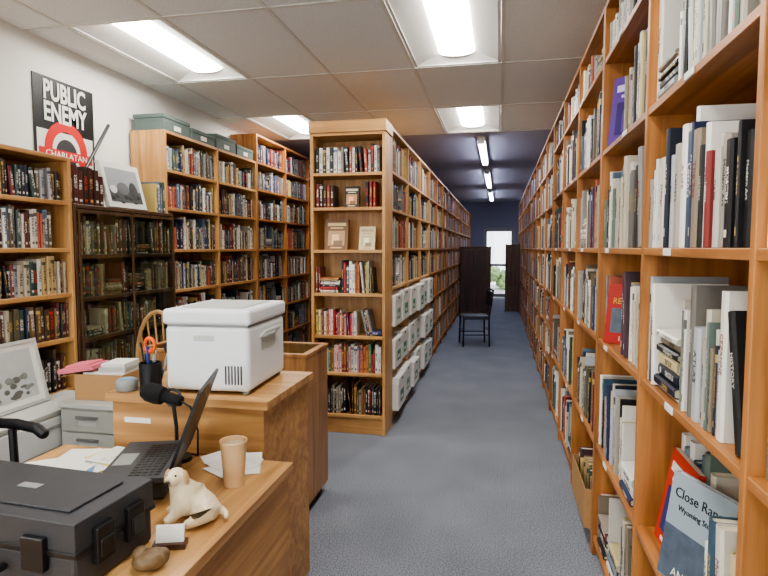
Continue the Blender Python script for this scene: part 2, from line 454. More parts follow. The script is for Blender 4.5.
glazed('door_2', DX0, DX1, Y1+.05, 0.01, DZ, fr=.10, mat=mgrey, gm=tglass, rail=True)
mb = MB(); mb.box(XL+.001, XL+.014, Y0, 9.6, 0, .09); mb.build('baseboard_left', [white])
mb = MB(); mb.box(XR-.014, XR-.001, Y0, .3, 0, .09); mb.build('baseboard_right', [white])

# ceiling tiles, grid and troffers
GX, GY = .67, 1.27
lights = []
mbt = MB(); mbg = MB()
ky0 = math.floor((Y0-3.18)/GY)
for kx in range(-5, 2):
    for ky in range(ky0, 3):
        x0 = max(XL, kx*GX); x1 = min(XR, (kx+1)*GX); y0 = max(Y0, 3.18+ky*GY); y1 = min(YT, 3.18+(ky+1)*GY)
        if x1-x0 < .01 or y1-y0 < .01: continue
        if kx in (-4, -1) and ky in (0, 2, -2, -4):
            lights.append((kx*GX, 3.18+ky*GY)) if 3.18+ky*GY > Y0 else None
            if 3.18+ky*GY > Y0: continue
        mbt.box(x0, x1, y0, y1, ZC, ZC+.02)
mbt.build('ceiling', [tilem])
for kx in range(-4, 2):
    if XL < kx*GX < XR: mbg.box(kx*GX-.012, kx*GX+.012, Y0, YT, ZC-.005, ZC+.001)
for ky in range(ky0, 4):
    y = 3.18+ky*GY
    if y > Y0: mbg.box(XL, XR, y-.012, y+.012, ZC-.0065, ZC+.001)
mbg.build('trim_1', [tbar])
mb = MB(); mb.box(XL, XR, YT+.012, Y1, ZC+.001, ZC+.08); mb.build('ceiling_back', [backceil])
mb = MB(); mb.box(XL, XR, Y0, YT+.5, 3.06, 3.1); mb.build('ceiling_slab', [wallm])
for (lx, ly) in lights:
    mb = MB(); x0, x1, y0, y1 = .015, GX-.015, .015, GY-.015; zt = .07
    mb.box(x0, x1, y0, y0+.02, 0, .004); mb.box(x0, x1, y1-.02, y1, 0, .004); mb.box(x0, x0+.02, y0, y1, 0, .004); mb.box(x1-.02, x1, y0, y1, 0, .004)
    def q(a, b, c, d, m=0):
        i = mb.add([a, b, c, d]); mb.face([i, i+1, i+2, i+3], m)
    xa, xb = .205, GX-.205; ya, yb = .10, GY-.10
    q((x0, y0, .003), (x0, y1, .003), (xa, yb, zt), (xa, ya, zt)); q((x1, y1, .003), (x1, y0, .003), (xb, ya, zt), (xb, yb, zt))
    q((x0, y0, .003), (xa, ya, zt), (xb, ya, zt), (x1, y0, .003)); q((x1, y1, .003), (xb, yb, zt), (xa, yb, zt), (x0, y1, .003))
    n = 10; pts = []
    for k in range(n+1):
        a = math.pi*k/n; pts.append(((xa+xb)/2-math.cos(a)*(xb-xa)/2, zt-.001-.03*math.sin(a)))
    for (p, r) in zip(pts[:-1], pts[1:]):
        q((p[0], ya, p[1]), (p[0], yb, p[1]), (r[0], yb, r[1]), (r[0], ya, r[1]), 1)
    i = mb.add([(p[0], ya, p[1]) for p in pts]); mb.face(list(range(i, i+n+1)), 0)
    i = mb.add([(p[0], yb, p[1]) for p in pts]); mb.face(list(range(i+n, i-1, -1)), 0)
    mb.build('ceiling_troffer_light', [trof, lampE], (lx, ly, ZC))
for (yy, ln) in ((7.3, 1.9), (10.3, 2.4), (13.8, 2.4)):
    mb = MB(); mb.box(-.30, -.20, 0, ln, -.05, 0); mb.box(-.29, -.21, .0, .03, -.085, -.05); mb.box(-.29, -.21, ln-.03, ln, -.085, -.05)
    for xx in (-.272, -.228): mb.cyl((xx, .03, -.07), (xx, ln-.03, -.07), .013, m=1)
    mb.build('fluorescent_strip_light', [trof, tubeE], (0, yy, ZC+.0))

# ------------------------------------------------------------------ right wall of shelves
XS = .46; DP = .30; BW = .845
LV = [.10, .56, 1.07, 1.50, 1.95, 2.37]; LV2 = [.10, .42, .75, 1.09, 1.50, 1.90, 2.27]
RZR = -90*D2R; RZL = 90*D2R
pineM = (pineV, pineH)
def w_close(mb, a, b, z, gap):
    for k in range(9): book(mb, a+.01+k*.036, .12+R.uniform(0, .01), z, .034, R.uniform(.27, .36), .15, R.choice(P_LIGHT))
    faceout(mb, a+.17, .05, z, .24, .30, S(206, 60, 44), S(40, 60, 120), S(240, 240, 236), 10, t=.02)
    fill_row(mb, a+.56, b, z, .25, .33, .24, P_LIGHT, rag=.08)
def w_red(mb, a, b, z, gap):
    for k in range(3): book(mb, a+.01+k*.03, .03, z, .028, .3, .2, R.choice(P_MIX))
    fill_row(mb, a+.40, b, z, .24, .34, .24, P_MIX, full=.98, rag=.08)
over = {(1, 1): w_close, (0, 2): w_red}
def w_purple(mb, a, b, z, gap):
    faceout(mb, a+.20, .07, z, .20, .30, S(96, 66, 150), S(60, 40, 110), S(220, 210, 240), 8, t=.03, rz=45)
    fill_row(mb, a+.34, b, z, .24, .34, .24, P_LIGHT, full=.98, rag=.08)
over[(0, 4)] = w_purple
palN = lambda i, j: P_LIGHT+P_MIX if R.random() < .4 else P_LIGHT
loc = (XS, 2.87, 0)
bookcase('bookcase', loc, RZR, 3, BW, DP, LV, 2.62, pineM, labels=True, bev=.002)
SPINES = []; STK = .03
nb_obj = fill_case('shelved_books', loc, RZR, 3, BW, DP, LV, 2.62, palN, True, over, hr=(.62, .88), tmin=.009, tmax=.045, full=.985, rag=.09, y0=.012)
STK = .02
# real lettering on the thicker near spines
titles = ['ATLAS', 'GARDENS', 'Modern Art', 'VENICE', 'The Sea', 'HISTORY', 'Wild Birds', 'CEZANNE', 'Letters', 'AMERICA', 'The West', 'PORTRAIT', 'Rivers', 'A LIFE', 'Kitchens', 'EUROPE', 'Poems', 'OPERA', 'The War Years', 'Design']
cache = {}
LM = MB()
for (T, t, h, dark) in SPINES:
    ti = R.choice(titles)
    if ti not in cache: cache[ti] = text_mesh(ti, 1.0)
    me = cache[ti]; w_ = max(v.co.x for v in me.vertices)-min(v.co.x for v in me.vertices)
    s_ = min(t*.62, h*.62/w_)
    A = T @ Matrix.Translation((t/2-s_*.34, -.0004, h*.58)) @ Matrix(((0, 1, 0, 0), (0, 0, -1, 0), (-1, 0, 0, 0), (0, 0, 0, 1)))
    i0 = len(LM.v)
    for v in me.vertices: LM.v.append(tuple(A @ Vector((v.co.x*s_, v.co.y*s_, 0 if v.co.z < 0 else .0003))))
    mi_ = (R.choice([0, 0, 1]) if dark else R.choice([2, 2, 3]))
    for p in me.polygons: LM.face([i0+k for k in p.vertices], mi_)
SPINES = None
LM.build('spine_lettering', [mat_plain('ink_ivory', S(236, 232, 222), .5), mat_plain('ink_gilt', S(206, 170, 90), .4), mat_plain('ink_black', S(26, 26, 30), .5), mat_plain('ink_maroon', S(130, 34, 34), .5)], parent=nb_obj)
def disp_book(loc, rz, tilt, w, h, cover, lines, txtm):
    e = bpy.data.objects.new('display_book', None); link(e); e.location = loc
    e.rotation_euler = (Matrix.Rotation(rz*D2R, 4, 'Z') @ Matrix.Rotation(-tilt*D2R, 4, 'X')).to_euler()
    mb = MB(); mb.box(-w/2, w/2, 0, .003, 0, h, 0); mb.box(-w/2, w/2, .021, .024, 0, h, 0); mb.box(-w/2, -w/2+.003, .003, .021, 0, h, 0); mb.box(-w/2+.003, w/2-.004, .003, .021, .003, h-.003, 1)
    mb.build('cover', [cover, paper], parent=e)
    for (t, s_, zz, m) in lines: text(t, s_, (0, -.0012, zz), (90*D2R, 0, 0), m, e)
    return e
txd = mat_plain('ink_dark', S(30, 34, 44), .5); txg = mat_plain('ink_gold', S(220, 180, 80), .5); redc = mat_plain('red_cover', S(176, 44, 38), .4); whc = mat_plain('misty_cover', S(160, 174, 184), .4, var=.2, scale=6)
inkw = mat_plain('ink_white', S(240, 236, 228), .5); phot = mat_plain('cover_photo', S(90, 102, 118), .4, var=.6, scale=25)
e = disp_book((.505, 1.62, .562), -90+22, 9, .235, .30, whc, [('Close Range', .039, .235, txd), ('Wyoming Stories', .022, .20, txd), ('ANNIE P', .034, .02, inkw)], txd)
mb = MB(); mb.box(-.1165, .1165, -.001, 0, .003, .15, 0); mb.build('landscape_photo', [phot], parent=e)
e = disp_book((.54, 2.66, 1.072), -90+52, 9, .19, .27, redc, [('THE', .03, .225, inkw), ('READER', .038, .18, txg), ('1899', .03, .015, inkw)], txg)
mb = MB(); mb.box(-.07, .07, -.001, 0, .05, .16, 0); mb.build('cover_photo', [phot], parent=e)

y = 2.87
for k in range(5):
    nb = 3
    loc = (XS, y+nb*BW, 0); y += nb*BW
    if y > 15.6: break
    lv = LV if k == 0 else LV2
    bookcase('bookcase', loc, RZR, nb, BW, DP, lv, 2.62, pineM, labels=k < 2)
    fill_case('shelved_books', loc, RZR, nb, BW, DP, lv, 2.62, (P_MIX+P_LIGHT if k < 2 else P_BLUE), k < 2,
              {(2, 0): None} if k == 0 else {}, hr=(.62, .9), full=.98, hcap=.35, rag=.08, y0=.012, tmin=.010, tmax=.038)
# ------------------------------------------------------------------ central row
EX0, EX1, EY = -1.485, -.878, 4.36
EL = [.16, .50, .80, 1.14, 1.485, 1.82, 2.09]
def ec_top(mb, a, b, z, gap):
    x = a+.01
    for k in range(6): book(mb, x, .03, z, .028, .2, .14, S(230, 228, 222) if k % 2 else S(46, 46, 48)); x += .0295
    fill_row(mb, x, b, z, .17, .22, .16, [S(230, 228, 224), S(50, 50, 54), S(150, 148, 146), S(170, 80, 60)], tmin=.01, tmax=.03)
def ec2(mb, a, b, z, gap):
    x = a+.01
    for k in range(5): book(mb, x, .03, z, .028, .19-.004*k, .14, R.choice([S(110, 40, 30), S(150, 60, 40), S(60, 40, 34)])); x += .03
    faceout(mb, a+.30, .04, z, .12, .17, S(60, 50, 44), S(200, 150, 110), S(230, 220, 200), 10)
    for k in range(3): book(mb, b-.14+k*.03, .04, z, .022, .2, .14, R.choice([S(150, 40, 34), S(200, 190, 170), S(40, 40, 50)]))
def ec3(mb, a, b, z, gap):
    faceout(mb, a+.17, .04, z, .19, .25, S(130, 94, 66), S(196, 160, 120), S(226, 200, 150), 12)
    faceout(mb, a+.42, .05, z, .13, .19, S(226, 212, 176), S(214, 198, 160), S(190, 170, 130), 14)
def ec_blue(mb, a, b, z, gap):
    fill_row(mb, a, a+.36, z, .17, .22, .2, P_WARM, tmin=.008, tmax=.022, full=.98)
    for k in range(5): book(mb, a+.375+k*.012+.045, .03, z, .011, .21, .15, R.choice(P_MIX), 12*D2R)
    book(mb, b-.13, .03, z+.035, .03, .115, .15, S(60, 70, 130), -math.pi/2)
ov = {(0, 6): ec_top, (0, 5): ec2, (0, 4): ec3, (0, 2): ec_blue}
palE = lambda i, j: {3: P_MIX+P_WARM, 1: P_WARM, 0: P_DARK}.get(j, P_MIX)
bookcase('endcap_bookcase', (EX0, EY, 0), 0, 1, EX1-EX0, .28, EL, 2.40, (goldV, goldH), crown=.09, bev=.002)
fill_case('shelved_books', (EX0, EY, 0), 0, 1, EX1-EX0, .28, EL, 2.40, palE, True, ov, hr=(.7, .84), tmin=.008, tmax=.028, full=.97, rag=.05)
y = EY+.285; k = 0
CL = [.12, .48, .84, 1.17, 1.50, 1.83, 2.14]
goldM = (goldV, goldH)
def archive(mb, x0, x1, y0, y1, z0, z1):
    W_ = S(236, 236, 232)
    mb.box(x0, x1, y0+.004, y1, z0, z1-.05, 0, W_); mb.box(x0-.004, x1+.004, y0, y1, z1-.05, z1, 0, S(242, 242, 238))
    cx = (x0+x1)/2; w = (x1-x0)*.22
    mb.box(cx-w, cx+w, y0+.0025, y0+.004, z0+.05, z0+(z1-z0)*.55, 0, R.choice([S(60, 140, 90), S(80, 150, 104), S(130, 160, 140), S(100, 130, 116)]))
    mb.box(cx-w*.7, cx+w*.5, y0+.0018, y0+.0025, z0+.07, z0+.10, 0, S(226, 226, 222))
    mb.box(cx-w*.5, cx+w*.5, y0-.001, y0, z1-.035, z1-.018, 0, S(90, 90, 90))
while y < 16:
    nb = 3; bw = .86
    loc = (EX1, y, 0)
    ov = {}
    if k == 0:
        for b in range(3):
            for j in range(3): ov[(b, j)] = None
    bookcase('bookcase', loc, RZL, nb, bw, .295, CL, 2.49, goldM if k == 0 else pineM)
    fill_case('shelved_books', loc, RZL, nb, bw, .295, CL, 2.49, P_MIX if k < 2 else P_BLUE, k < 1, ov, hr=(.66, .9), full=.97, rag=.05)
    if k == 0:
        a2 = MB()
        for b in range(3):
            for j in range(3):
                for q in range(2):
                    xa = b*bw+.03+q*.41
                    pr = R.uniform(-.06, -.0)
                    archive(a2, xa+.004, xa+R.uniform(.34, .385), pr, .27, CL[j]+.001, CL[j]+.001+R.uniform(.24, .29))
        a2.build('archive_boxes', [VC], loc, (0, 0, RZL), col=True)
    if k < 2:
        lo2 = (EX0, y+nb*bw, 0)
        bookcase('bookcase', lo2, RZR, nb, bw, .295, CL, 2.49, goldM)
        fill_case('shelved_books', lo2, RZR, nb, bw, .295, CL, 2.49, P_MIX, False, {}, hr=(.66, .9), full=.95)
    y += nb*bw+.002; k += 1

# ------------------------------------------------------------------ left wall cases
CC = [.12, .45, .80, 1.15, 1.49, 1.83, 2.14]
loc = (-2.65, 4.2, 0)
bookcase('bookcase', loc, RZL, 2, .88, .31, CC, 2.45, goldM)
fill_case('shelved_books', loc, RZL, 2, .88, .31, CC, 2.45, P_MIX, True, {}, hr=(.62, .88), full=.96, rag=.06, tmax=.036)
loc = (-2.65, 5.97, 0)
CT = [.12, .45, .80, 1.15, 1.49, 1.83, 2.16, 2.46]
bookcase('bookcase', loc, RZL, 4, .88, .31, CT, 2.76, pineM)
fill_case('shelved_books', loc, RZL, 4, .88, .31, CT, 2.76, P_BLUE+P_MIX, False, {}, hr=(.62, .88), full=.96)
AL = [.10, .38, .68, .98, 1.24, 1.50, 1.77]
loc = (-2.45, 1.22, 0)
bookcase('bookcase', loc, RZL, 2, .85, .30, AL, 2.02, goldM, bev=.002)
fill_case('shelved_books', loc, RZL, 2, .85, .30, AL, 2.02, lambda i, j: P_DARK if j < 4 else P_DARK+P_MIX, True, {}, hr=(.72, .9), full=.98, tmin=.014, tmax=.034, rag=.05)
BL = [.10, .42, .70, .95, 1.20, 1.46]
loc = (-2.45, 2.93, 0)
g = bookcase('glass_front_bookcase', loc, RZL, 1, 1.04, .32, BL, 1.76, (darkV, darkH), bev=.002)
fill_case('shelved_books', loc, RZL, 1, 1.04, .32, BL, 1.76, P_GLASS, True, {}, hr=(.7, .92), full=.98, y0=.012, tmin=.010, tmax=.028)
mb = MB()
for (a, b, yo) in ((.026, .53, -.004), (.51, 1.014, -.012)):
    mb.box(a, a+.014, yo-.008, yo, .11, 1.73, 0); mb.box(b-.014, b, yo-.008, yo, .11, 1.73, 0)
    mb.box(a+.014, b-.014, yo-.008, yo, .11, .14, 0); mb.box(a+.014, b-.014, yo-.008, yo, 1.71, 1.73, 0)
    mb.box(a+.012, b-.012, yo-.005, yo-.003, .13, 1.72, 1)
mb.build('sliding_doors', [darkV, cglass], parent=g)

# things on top of the glass-front case
mb = MB(); x = 0
for k in range(7):
    t = R.uniform(.03, .055); book(mb, x, R.uniform(0, .01), 0, t, R.uniform(.19, .24), .16, R.choice(P_DARK[:4])); x += t+.001
mb.build('leather_books', [BOOKM], (-2.50, 2.96, 1.762), (0, 0, RZL), col=True)
mb = MB(); faceout(mb, 0, 0, 0, .40, .31, S(216, 216, 212), S(96, 100, 104), S(150, 150, 150), 14, t=.03, plain=True)
mb.T = Matrix.Rotation(-14*D2R, 4, 'X')
mb.box(-.165, .165, -.0015, 0, .04, .27, 0, S(150, 154, 158)); mb.box(-.165, .165, -.002, -.0014, .04, .12, 0, S(70, 74, 76))
mb.sph((-.02, -.001, .13), (.07, .002, .05), 0, S(100, 102, 104)); mb.sph((.09, -.001, .12), (.05, .002, .07), 0, S(60, 62, 64)); mb.sph((-.12, -.001, .12), (.04, .002, .03), 0, S(200, 202, 204))
for k in range(7): mb.sph((-.14+k*.045, -.0015, .065+.02*math.sin(k*2.3)), (.025, .0018, .016), 0, S(40+12*(k % 3), 44+12*(k % 3), 46+12*(k % 3)))
mb.build('picture_book', [VC], (-2.48, 3.49, 1.77), (0, 0, RZL), col=True)
mb = MB(); faceout(mb, 0, 0, 0, .20, .30, S(90, 60, 50), S(160, 120, 90), S(220, 200, 150), 16, t=.03)
mb.build('picture_book', [VC], (-2.54, 3.68, 1.77), (0, 0, RZL), col=True)
mb = MB(); x = 0
for k in range(4):
    t = R.uniform(.02, .035); book(mb, x, 0, 0, t, R.uniform(.18, .24), .15, R.choice(P_MIX)); x += t+.001
mb.build('small_book_stack', [BOOKM], (-2.50, 3.83, 1.762), (0, 0, RZL), col=True)
mb = MB(); mb.cyl((-2.78, 3.26, 1.775), (-2.90, 3.86, 2.42), .012, n=10); mb.build('black_cane', [black])
mb = MB()
for (a, b, h, m) in ((.02, .42, .13, 0), (.45, .86, .10, 0), (.90, 1.3, .14, 0), (1.33, 1.72, .11, 0)):
    mb.box(a, b, .02, .29, 0, h-.03, m); mb.box(a-.004, b+.004, .016, .294, h-.03, h, m); mb.box((a+b)/2-.05, (a+b)/2+.05, .0145, .02, .02, .06, 2)
mb.build('archive_boxes', [boxgrey, kraft, paper], (-2.65, 4.2, 2.452), (0, 0, RZL), bevel=.002)

# poster
ps = empty('poster', (XL+.004, 3.23, 2.02))
mb = MB(); mb.box(0, .004, 0, .56, 0, .62, 0, S(24, 24, 26))
mb.box(.004, .005, .02, .54, .015, .27, 0, S(226, 224, 218))
def ann(ri, ro, a0, a1, c, x, cy=.28, cz=.15):
    n = 40
    pts = []
    for k in range(n+1):
        a = a0+(a1-a0)*k/n
        pts += [(x, cy+ri*math.cos(a), cz+ri*math.sin(a)), (x, cy+ro*math.cos(a), cz+ro*math.sin(a))]
    i = mb.add(pts)
    for k in range(n): mb.face([i+2*k, i+2*k+1, i+2*k+3, i+2*k+2], 0, c)
ann(.13, .20, -.6, math.pi+.6, S(206, 48, 44), .0062)
ann(0, .10, 0, 2*math.pi, S(60, 60, 62), .0056, .28, .13)
mb.box(.0063, .0072, .03, .53, .085, .15, 0, S(206, 48, 44))
mb.build('sheet', [VC], parent=ps, col=True)
text('PUBLIC', .175, (.0075, .28, .475), (90*D2R, 0, 90*D2R), paper, ps, sx=.70, bold=.005)
text('ENEMY', .175, (.0075, .28, .335), (90*D2R, 0, 90*D2R), paper, ps, sx=.72, bold=.005)
text('CHARLATAN', .06, (.0085, .28, .097), (90*D2R, 0, 90*D2R), paper, ps, sx=1.1)

# ------------------------------------------------------------------ counters
mb = MB()   # front desk
mb.box(-1.62, -.700, .45, 1.845, .722, .752, 0)
mb.box(-1.60, -.715, .47, 1.835, .06, .722, 1); mb.box(-1.56, -.75, .51, 1.80, 0, .06, 2)
mb.box(-.716, -.712, 1.17, 1.18, .08, .70, 2)
mb.build('front_desk', [oakY, oakZ, black], bevel=.004)
mb = MB()
mb.box(-1.45, -.80, 1.86, 2.37, .925, .955, 0); mb.box(-1.43, -.82, 1.875, 2.355, .05, .925, 1); mb.box(-1.40, -.845, 1.9, 2.33, 0, .05, 2)
mb.box(-1.38, -1.27, 1.872, 1.875, .845, .865, 3)
mb.build('counter_cabinet', [oakX, mat_wood('oak_front', S(204, 156, 100), S(164, 116, 66), 'x', .45), black, paper], bevel=.004)
mb = MB()
X0, X1, Ya, Yb, H = -2.05, -1.03, 2.93, 3.32, .92
mb.box(X0, X1, Ya, Yb, .06, H-.2, 0); mb.box(X0+.03, X1-.03, Ya+.03, Yb-.03, 0, .06, 3)
mb.box(X0, X0+.02, Ya, Yb, H-.2, H-.02, 0); mb.box(X1-.02, X1, Ya, Yb, H-.2, H-.02, 0); mb.box(X0+.02, X1-.02, Ya, Ya+.02, H-.2, H-.02, 0); mb.box(X0+.02, X1-.02, Yb-.02, Yb, H-.2, H-.02, 0)
for q in ((X0-.006, X1+.006, Ya-.006, Ya+.03), (X0-.006, X1+.006, Yb-.03, Yb+.006), (X0-.006, X0+.03, Ya+.03, Yb-.03), (X1-.03, X1+.006, Ya+.03, Yb-.03)):
    mb.box(*q, H-.02, H, 0)
mb.box(X0+.03, X1-.03, Ya+.03, Yb-.03, H-.012, H-.004, 1)
mb.box(X0+.03, X1-.03, Ya+.03, Yb-.03, H-.199, H-.19, 2)
mb.build('display_counter', [walnut, cglass, mat_plain('green_felt', S(50, 72, 60), .9), black], bevel=.003)

# portable cooler / white appliance
co = empty('portable_fridge', (-1.07, 2.115, .956), 3*D2R)
mb = MB(); mb.box(-.165, .165, -.20, .20, .012, .255)
mb.build('body', [white], parent=co, bevel=.018, seg=4)
mb = MB(); mb.box(-.172, .172, -.207, .207, .26, .318); mb.build('lid', [white], parent=co, bevel=.014, seg=4)
mb = MB(); mb.box(-.158, .158, -.193, .193, .25, .265, 0)
for sx in (-.14, .14):
    for sy in (-.17, .17): mb.cyl((sx, sy, 0), (sx, sy, .014), .015, m=0)
for k in range(6): mb.box(.07+k*.012, .076+k*.012, -.2015, -.199, .04, .11, 1)
mb.box(-.05, .03, -.2012, -.199, .20, .222, 2)
mb.build('trim', [mgrey, charcoal, lgrey], parent=co, bevel=.001)
mb = MB(); mb.tube([(.163, -.09, .20), (.182, -.085, .222), (.182, .085, .222), (.163, .09, .20)], .007, m=0); mb.box(.1645, .167, -.08, .08, .15, .20, 0)
mb.build('side_handle', [lgrey], parent=co, smooth=True)
mb = MB(); mb.box(-.12, .12, -.15, .15, .3185, .322); mb.build('lid_panel', [lgrey], parent=co, bevel=.002)

# pencil cup with scissors
pc = empty('pencil_cup', (-1.30, 1.925, .956)); pc.scale = (1.1, 1.1, 1.1)
mb = MB(); mb.lathe((0, 0, 0), [(0, 0), (.036, 0), (.038, .1), (.035, .1), (.033, .005), (0, .005)]); mb.build('cup', [black], parent=pc, smooth=True)
sc = MB()
for sx, ang in ((-1, 8), (1, -8)):
    sc.T = Matrix.Rotation(ang*D2R, 4, 'Y'); sc.torus((sx*.022, 0, .158), .024, .0068, 'y', m=0, sx=.8); sc.box(-.005, .005, -.003, .003, .01, .13, 1)
sc.T = Matrix.Translation((.02, .01, 0)) @ Matrix.Rotation(18*D2R, 4, 'Y')
sc.torus((.0, 0, .16), .018, .005, 'y', m=2); sc.box(-.004, .004, -.003, .003, .01, .14, 1)
sc.T = Matrix.Identity(4)
for (dx, dy, h, m) in ((-.015, .015, .15, 2), (.0, -.012, .16, 3), (.018, .0, .145, 1), (-.02, -.01, .17, 2)):
    sc.cyl((dx*.4, dy*.4, .006), (dx*1.3, dy*1.3, h), .0035, m=m, n=8)
sc.build('scissors_and_pens', [orange, steel, black, mat_plain('blue_pen', S(30, 60, 150))], parent=pc, smooth=True)
mb = MB(); mb.lathe((0, 0, 0), [(0, 0), (.036, 0), (.041, .008), (.041, .035), (.036, .043), (.0, .043)]); mb.lathe((0, 0, 0), [(.031, .0432), (.03, .046), (0, .047)], m=1)
mb.build('smart_speaker', [mgrey, mat_plain('speaker_top', S(120, 150, 170), .6)], (-1.395, 1.915, .956), smooth=True)

# microphone on stand
mi = empty('desk_microphone', (-1.11, 1.785, .753))
mb = MB(); mb.cyl((0, 0, 0), (0, 0, .012), .052, .048, n=24); mb.tube([(0, 0, .01), (0, 0, .12), (-.01, 0, .20)], .007)
mb.torus((-.01, 0, .222), .03, .005, 'y'); mb.build('stand', [black], parent=mi, smooth=True)
mb = MB(); mb.T = Matrix.Translation((-.045, 0, .225)) @ Matrix.Rotation(-78*D2R, 4, 'Y')
mb.lathe((0, 0, 0), [(0, -.07), (.018, -.068), (.02, -.02), (.021, .0), (.031, .005), (.035, .03), (.034, .06), (.024, .082), (0, .09)], n=20)
mb.build('capsule', [foam], parent=mi, smooth=True)
mb = MB(); mb.tube([(.02, 0, .21), (.05, .01, .19), (.065, .03, .1), (.06, .035, .006), (.03, .045, .006)], .0035); mb.build('cable', [black], parent=mi, smooth=True)

# laptop on a riser
la = empty('laptop', (-.985, 1.60, .753), 19*D2R)
mb = MB(); mb.box(-.16, -.02, -.12, .12, .0, .072, 0); mb.build('riser', [charcoal], parent=la, bevel=.01)
mb = MB(); mb.box(-.20, 0, -.165, .165, .073, .087, 0)
for r in range(5):
    for c in range(13): mb.box(-.03-r*.018-.014, -.03-r*.018, -.14+c*.0215, -.14+c*.0215+.018, .087, .0885, 1)
mb.box(-.19, -.135, -.05, .05, .087, .0876, 2); mb.build('base', [charcoal, black, mgrey], parent=la, bevel=.001)
mb = MB(); mb.T = Matrix.Translation((-.004, 0, .087)) @ Matrix.Rotation(21*D2R, 4, 'Y')
mb.box(0, .009, -.165, .165, 0, .265, 0); mb.box(-.001, 0, -.155, .155, .015, .255, 1); mb.build('screen', [black, mat_plain('lcd', S(12, 14, 20), .15)], parent=la, bevel=.001)

# papers
mb = MB()
for (x, y, a, w, h, z, m) in ((-1.42, 1.68, 12, .21, .29, .0005, 0), (-1.40, 1.66, -18, .21, .28, .002, 0), (-1.46, 1.60, 40, .2, .25, .0035, 0), (-1.35, 1.74, 70, .10, .15, .005, 1), (-1.36, 1.60, 30, .09, .13, .0045, 2),
                              (-1.44, 1.52, 5, .21, .29, .006, 0), (-1.30, 1.755, 82, .15, .21, .0075, 0), (-1.27, 1.75, 60, .13, .20, .009, 0), (-1.24, 1.79, 100, .08, .12, .0105, 0)):
    mb.T = Matrix.Translation((x, y, .753)) @ Matrix.Rotation(a*D2R, 4, 'Z')
    mb.box(-w/2, w/2, -h/2, h/2, z, z+.0012, m)
    for k in range(6): mb.box(-w*.38, w*(.1+.05*(k % 4)), -h*.3+k*h*.1, -h*.3+k*h*.1+.004, z+.0012, z+.0015, 3)
mb.T = Matrix.Identity(4)
pm = [paper, mat_plain('yellow_note', S(226, 210, 130), .8), mat_plain('blue_card', S(110, 150, 190), .7), mgrey]
mb.build('loose_papers', pm)
mb = MB()
for (x, y, a, w, h, z, m) in ((-.86, 1.76, 20, .14, .13, .0005, 0), (-.89, 1.75, -30, .12, .14, .002, 0), (-.93, 1.77, 60, .08, .10, .0035, 0)):
    mb.T = Matrix.Translation((x, y, .753)) @ Matrix.Rotation(a*D2R, 4, 'Z'); mb.box(-w/2, w/2, -h/2, h/2, z, z+.0012, m)
    mb.T = mb.T @ Matrix.Translation((0, h/2, z)) @ Matrix.Rotation(35*D2R, 4, 'X'); mb.box(-w/2, w/2, 0, .03, 0, .0012, m)
mb.T = Matrix.Identity(4)
mb.build('loose_papers', pm)

# paper cup
mb = MB(); mb.lathe((0, 0, 0), [(0, .004), (.028, .004), (.029, 0), (.031, 0), (.041, .138), (.043, .139), (.0435, .143), (.042, .146), (.0395, .145), (.0385, .13)])
mb.lathe((0, 0, 0), [(.0385, .13), (.038, .115), (0, .115)], m=1)
mb.build('paper_cup', [cupm, mat_plain('coffee_foam', S(214, 200, 180), .5)], (-.814, 1.625, .753), smooth=True)

# dog figurine: retriever puppy resting on its haunches, chest and head raised, head turned to the viewer
dg = empty('dog_figurine', (-.82, 1.385, .757), 24*D2R); dg.scale = (1.0, 1.0, 1.0)
V = [((.042, 0, .036), .037), ((.010, 0, .050), .037), ((-.020, 0, .070), .036), ((-.032, -.004, .102), .028), ((-.038, -.010, .132), .033), ((-.047, -.030, .125), .019), ((-.052, -.044, .121), .0155),
     ((-.034, .026, .044), .019), ((-.050, .028, .018), .0140), ((-.072, .028, .012), .0150),
     ((-.034, -.026, .044), .020), ((-.048, -.030, .018), .0140), ((-.070, -.036, .012), .0155),
     ((.036, .040, .030), .028), ((.006, .052, .014), .013), ((-.016, .056, .012), .0135),
     ((.038, -.040, .030), .030), ((.008, -.056, .014), .0135), ((-.018, -.062, .012), .0145),
     ((.074, .004, .018), .012), ((.090, -.012, .012), .009), ((.092, -.034, .009), .006)]
E = [(0, 1), (1, 2), (2, 3), (3, 4), (4, 5), (5, 6), (2, 7), (7, 8), (8, 9), (2, 10), (10, 11), (11, 12), (0, 13), (13, 14), (14, 15), (0, 16), (16, 17), (17, 18), (0, 19), (19, 20), (20, 21)]
me = bpy.data.meshes.new('dog_body'); bm = bmesh.new(); sl = bm.verts.layers.skin.verify(); bv = []
for p, r in V:
    v = bm.verts.new(p); v[sl].radius = (r, r); bv.append(v)
bv[0][sl].use_root = True
for a, b in E: bm.edges.new((bv[a], bv[b]))
bm.to_mesh(me); bm.free(); me.materials.append(furm)
o = bpy.data.objects.new('body', me); link(o); o.parent = dg
sk = o.modifiers.new('skin', 'SKIN'); sk.use_smooth_shade = True; ss = o.modifiers.new('sub', 'SUBSURF'); ss.levels = 2; ss.render_levels = 2
hd = Vector((-.012, -.034, -.006)).normalized(); side = Vector((hd.y, -hd.x, 0)).normalized()
hc_ = Vector((-.039, -.012, .132))
mb = MB()
for s in (-1, 1):
    c0 = hc_+side*s*.0255-hd*.004
    mb.T = Matrix.Translation(c0) @ Matrix.Rotation(math.atan2(side.y, side.x), 4, 'Z') @ Matrix.Rotation(-s*14*D2R, 4, 'Y')
    mb.sph((0, 0, -.008), (.0055, .012, .021), 1)
    mb.T = Matrix.Identity(4)
    mb.sph(hc_+hd*.0215+side*s*.0105+Vector((0, 0, .009)), .0036, 0)
nose = Vector((-.0545, -.0535, .127))
mb.sph(nose, (.0066, .0054, .005), 0)
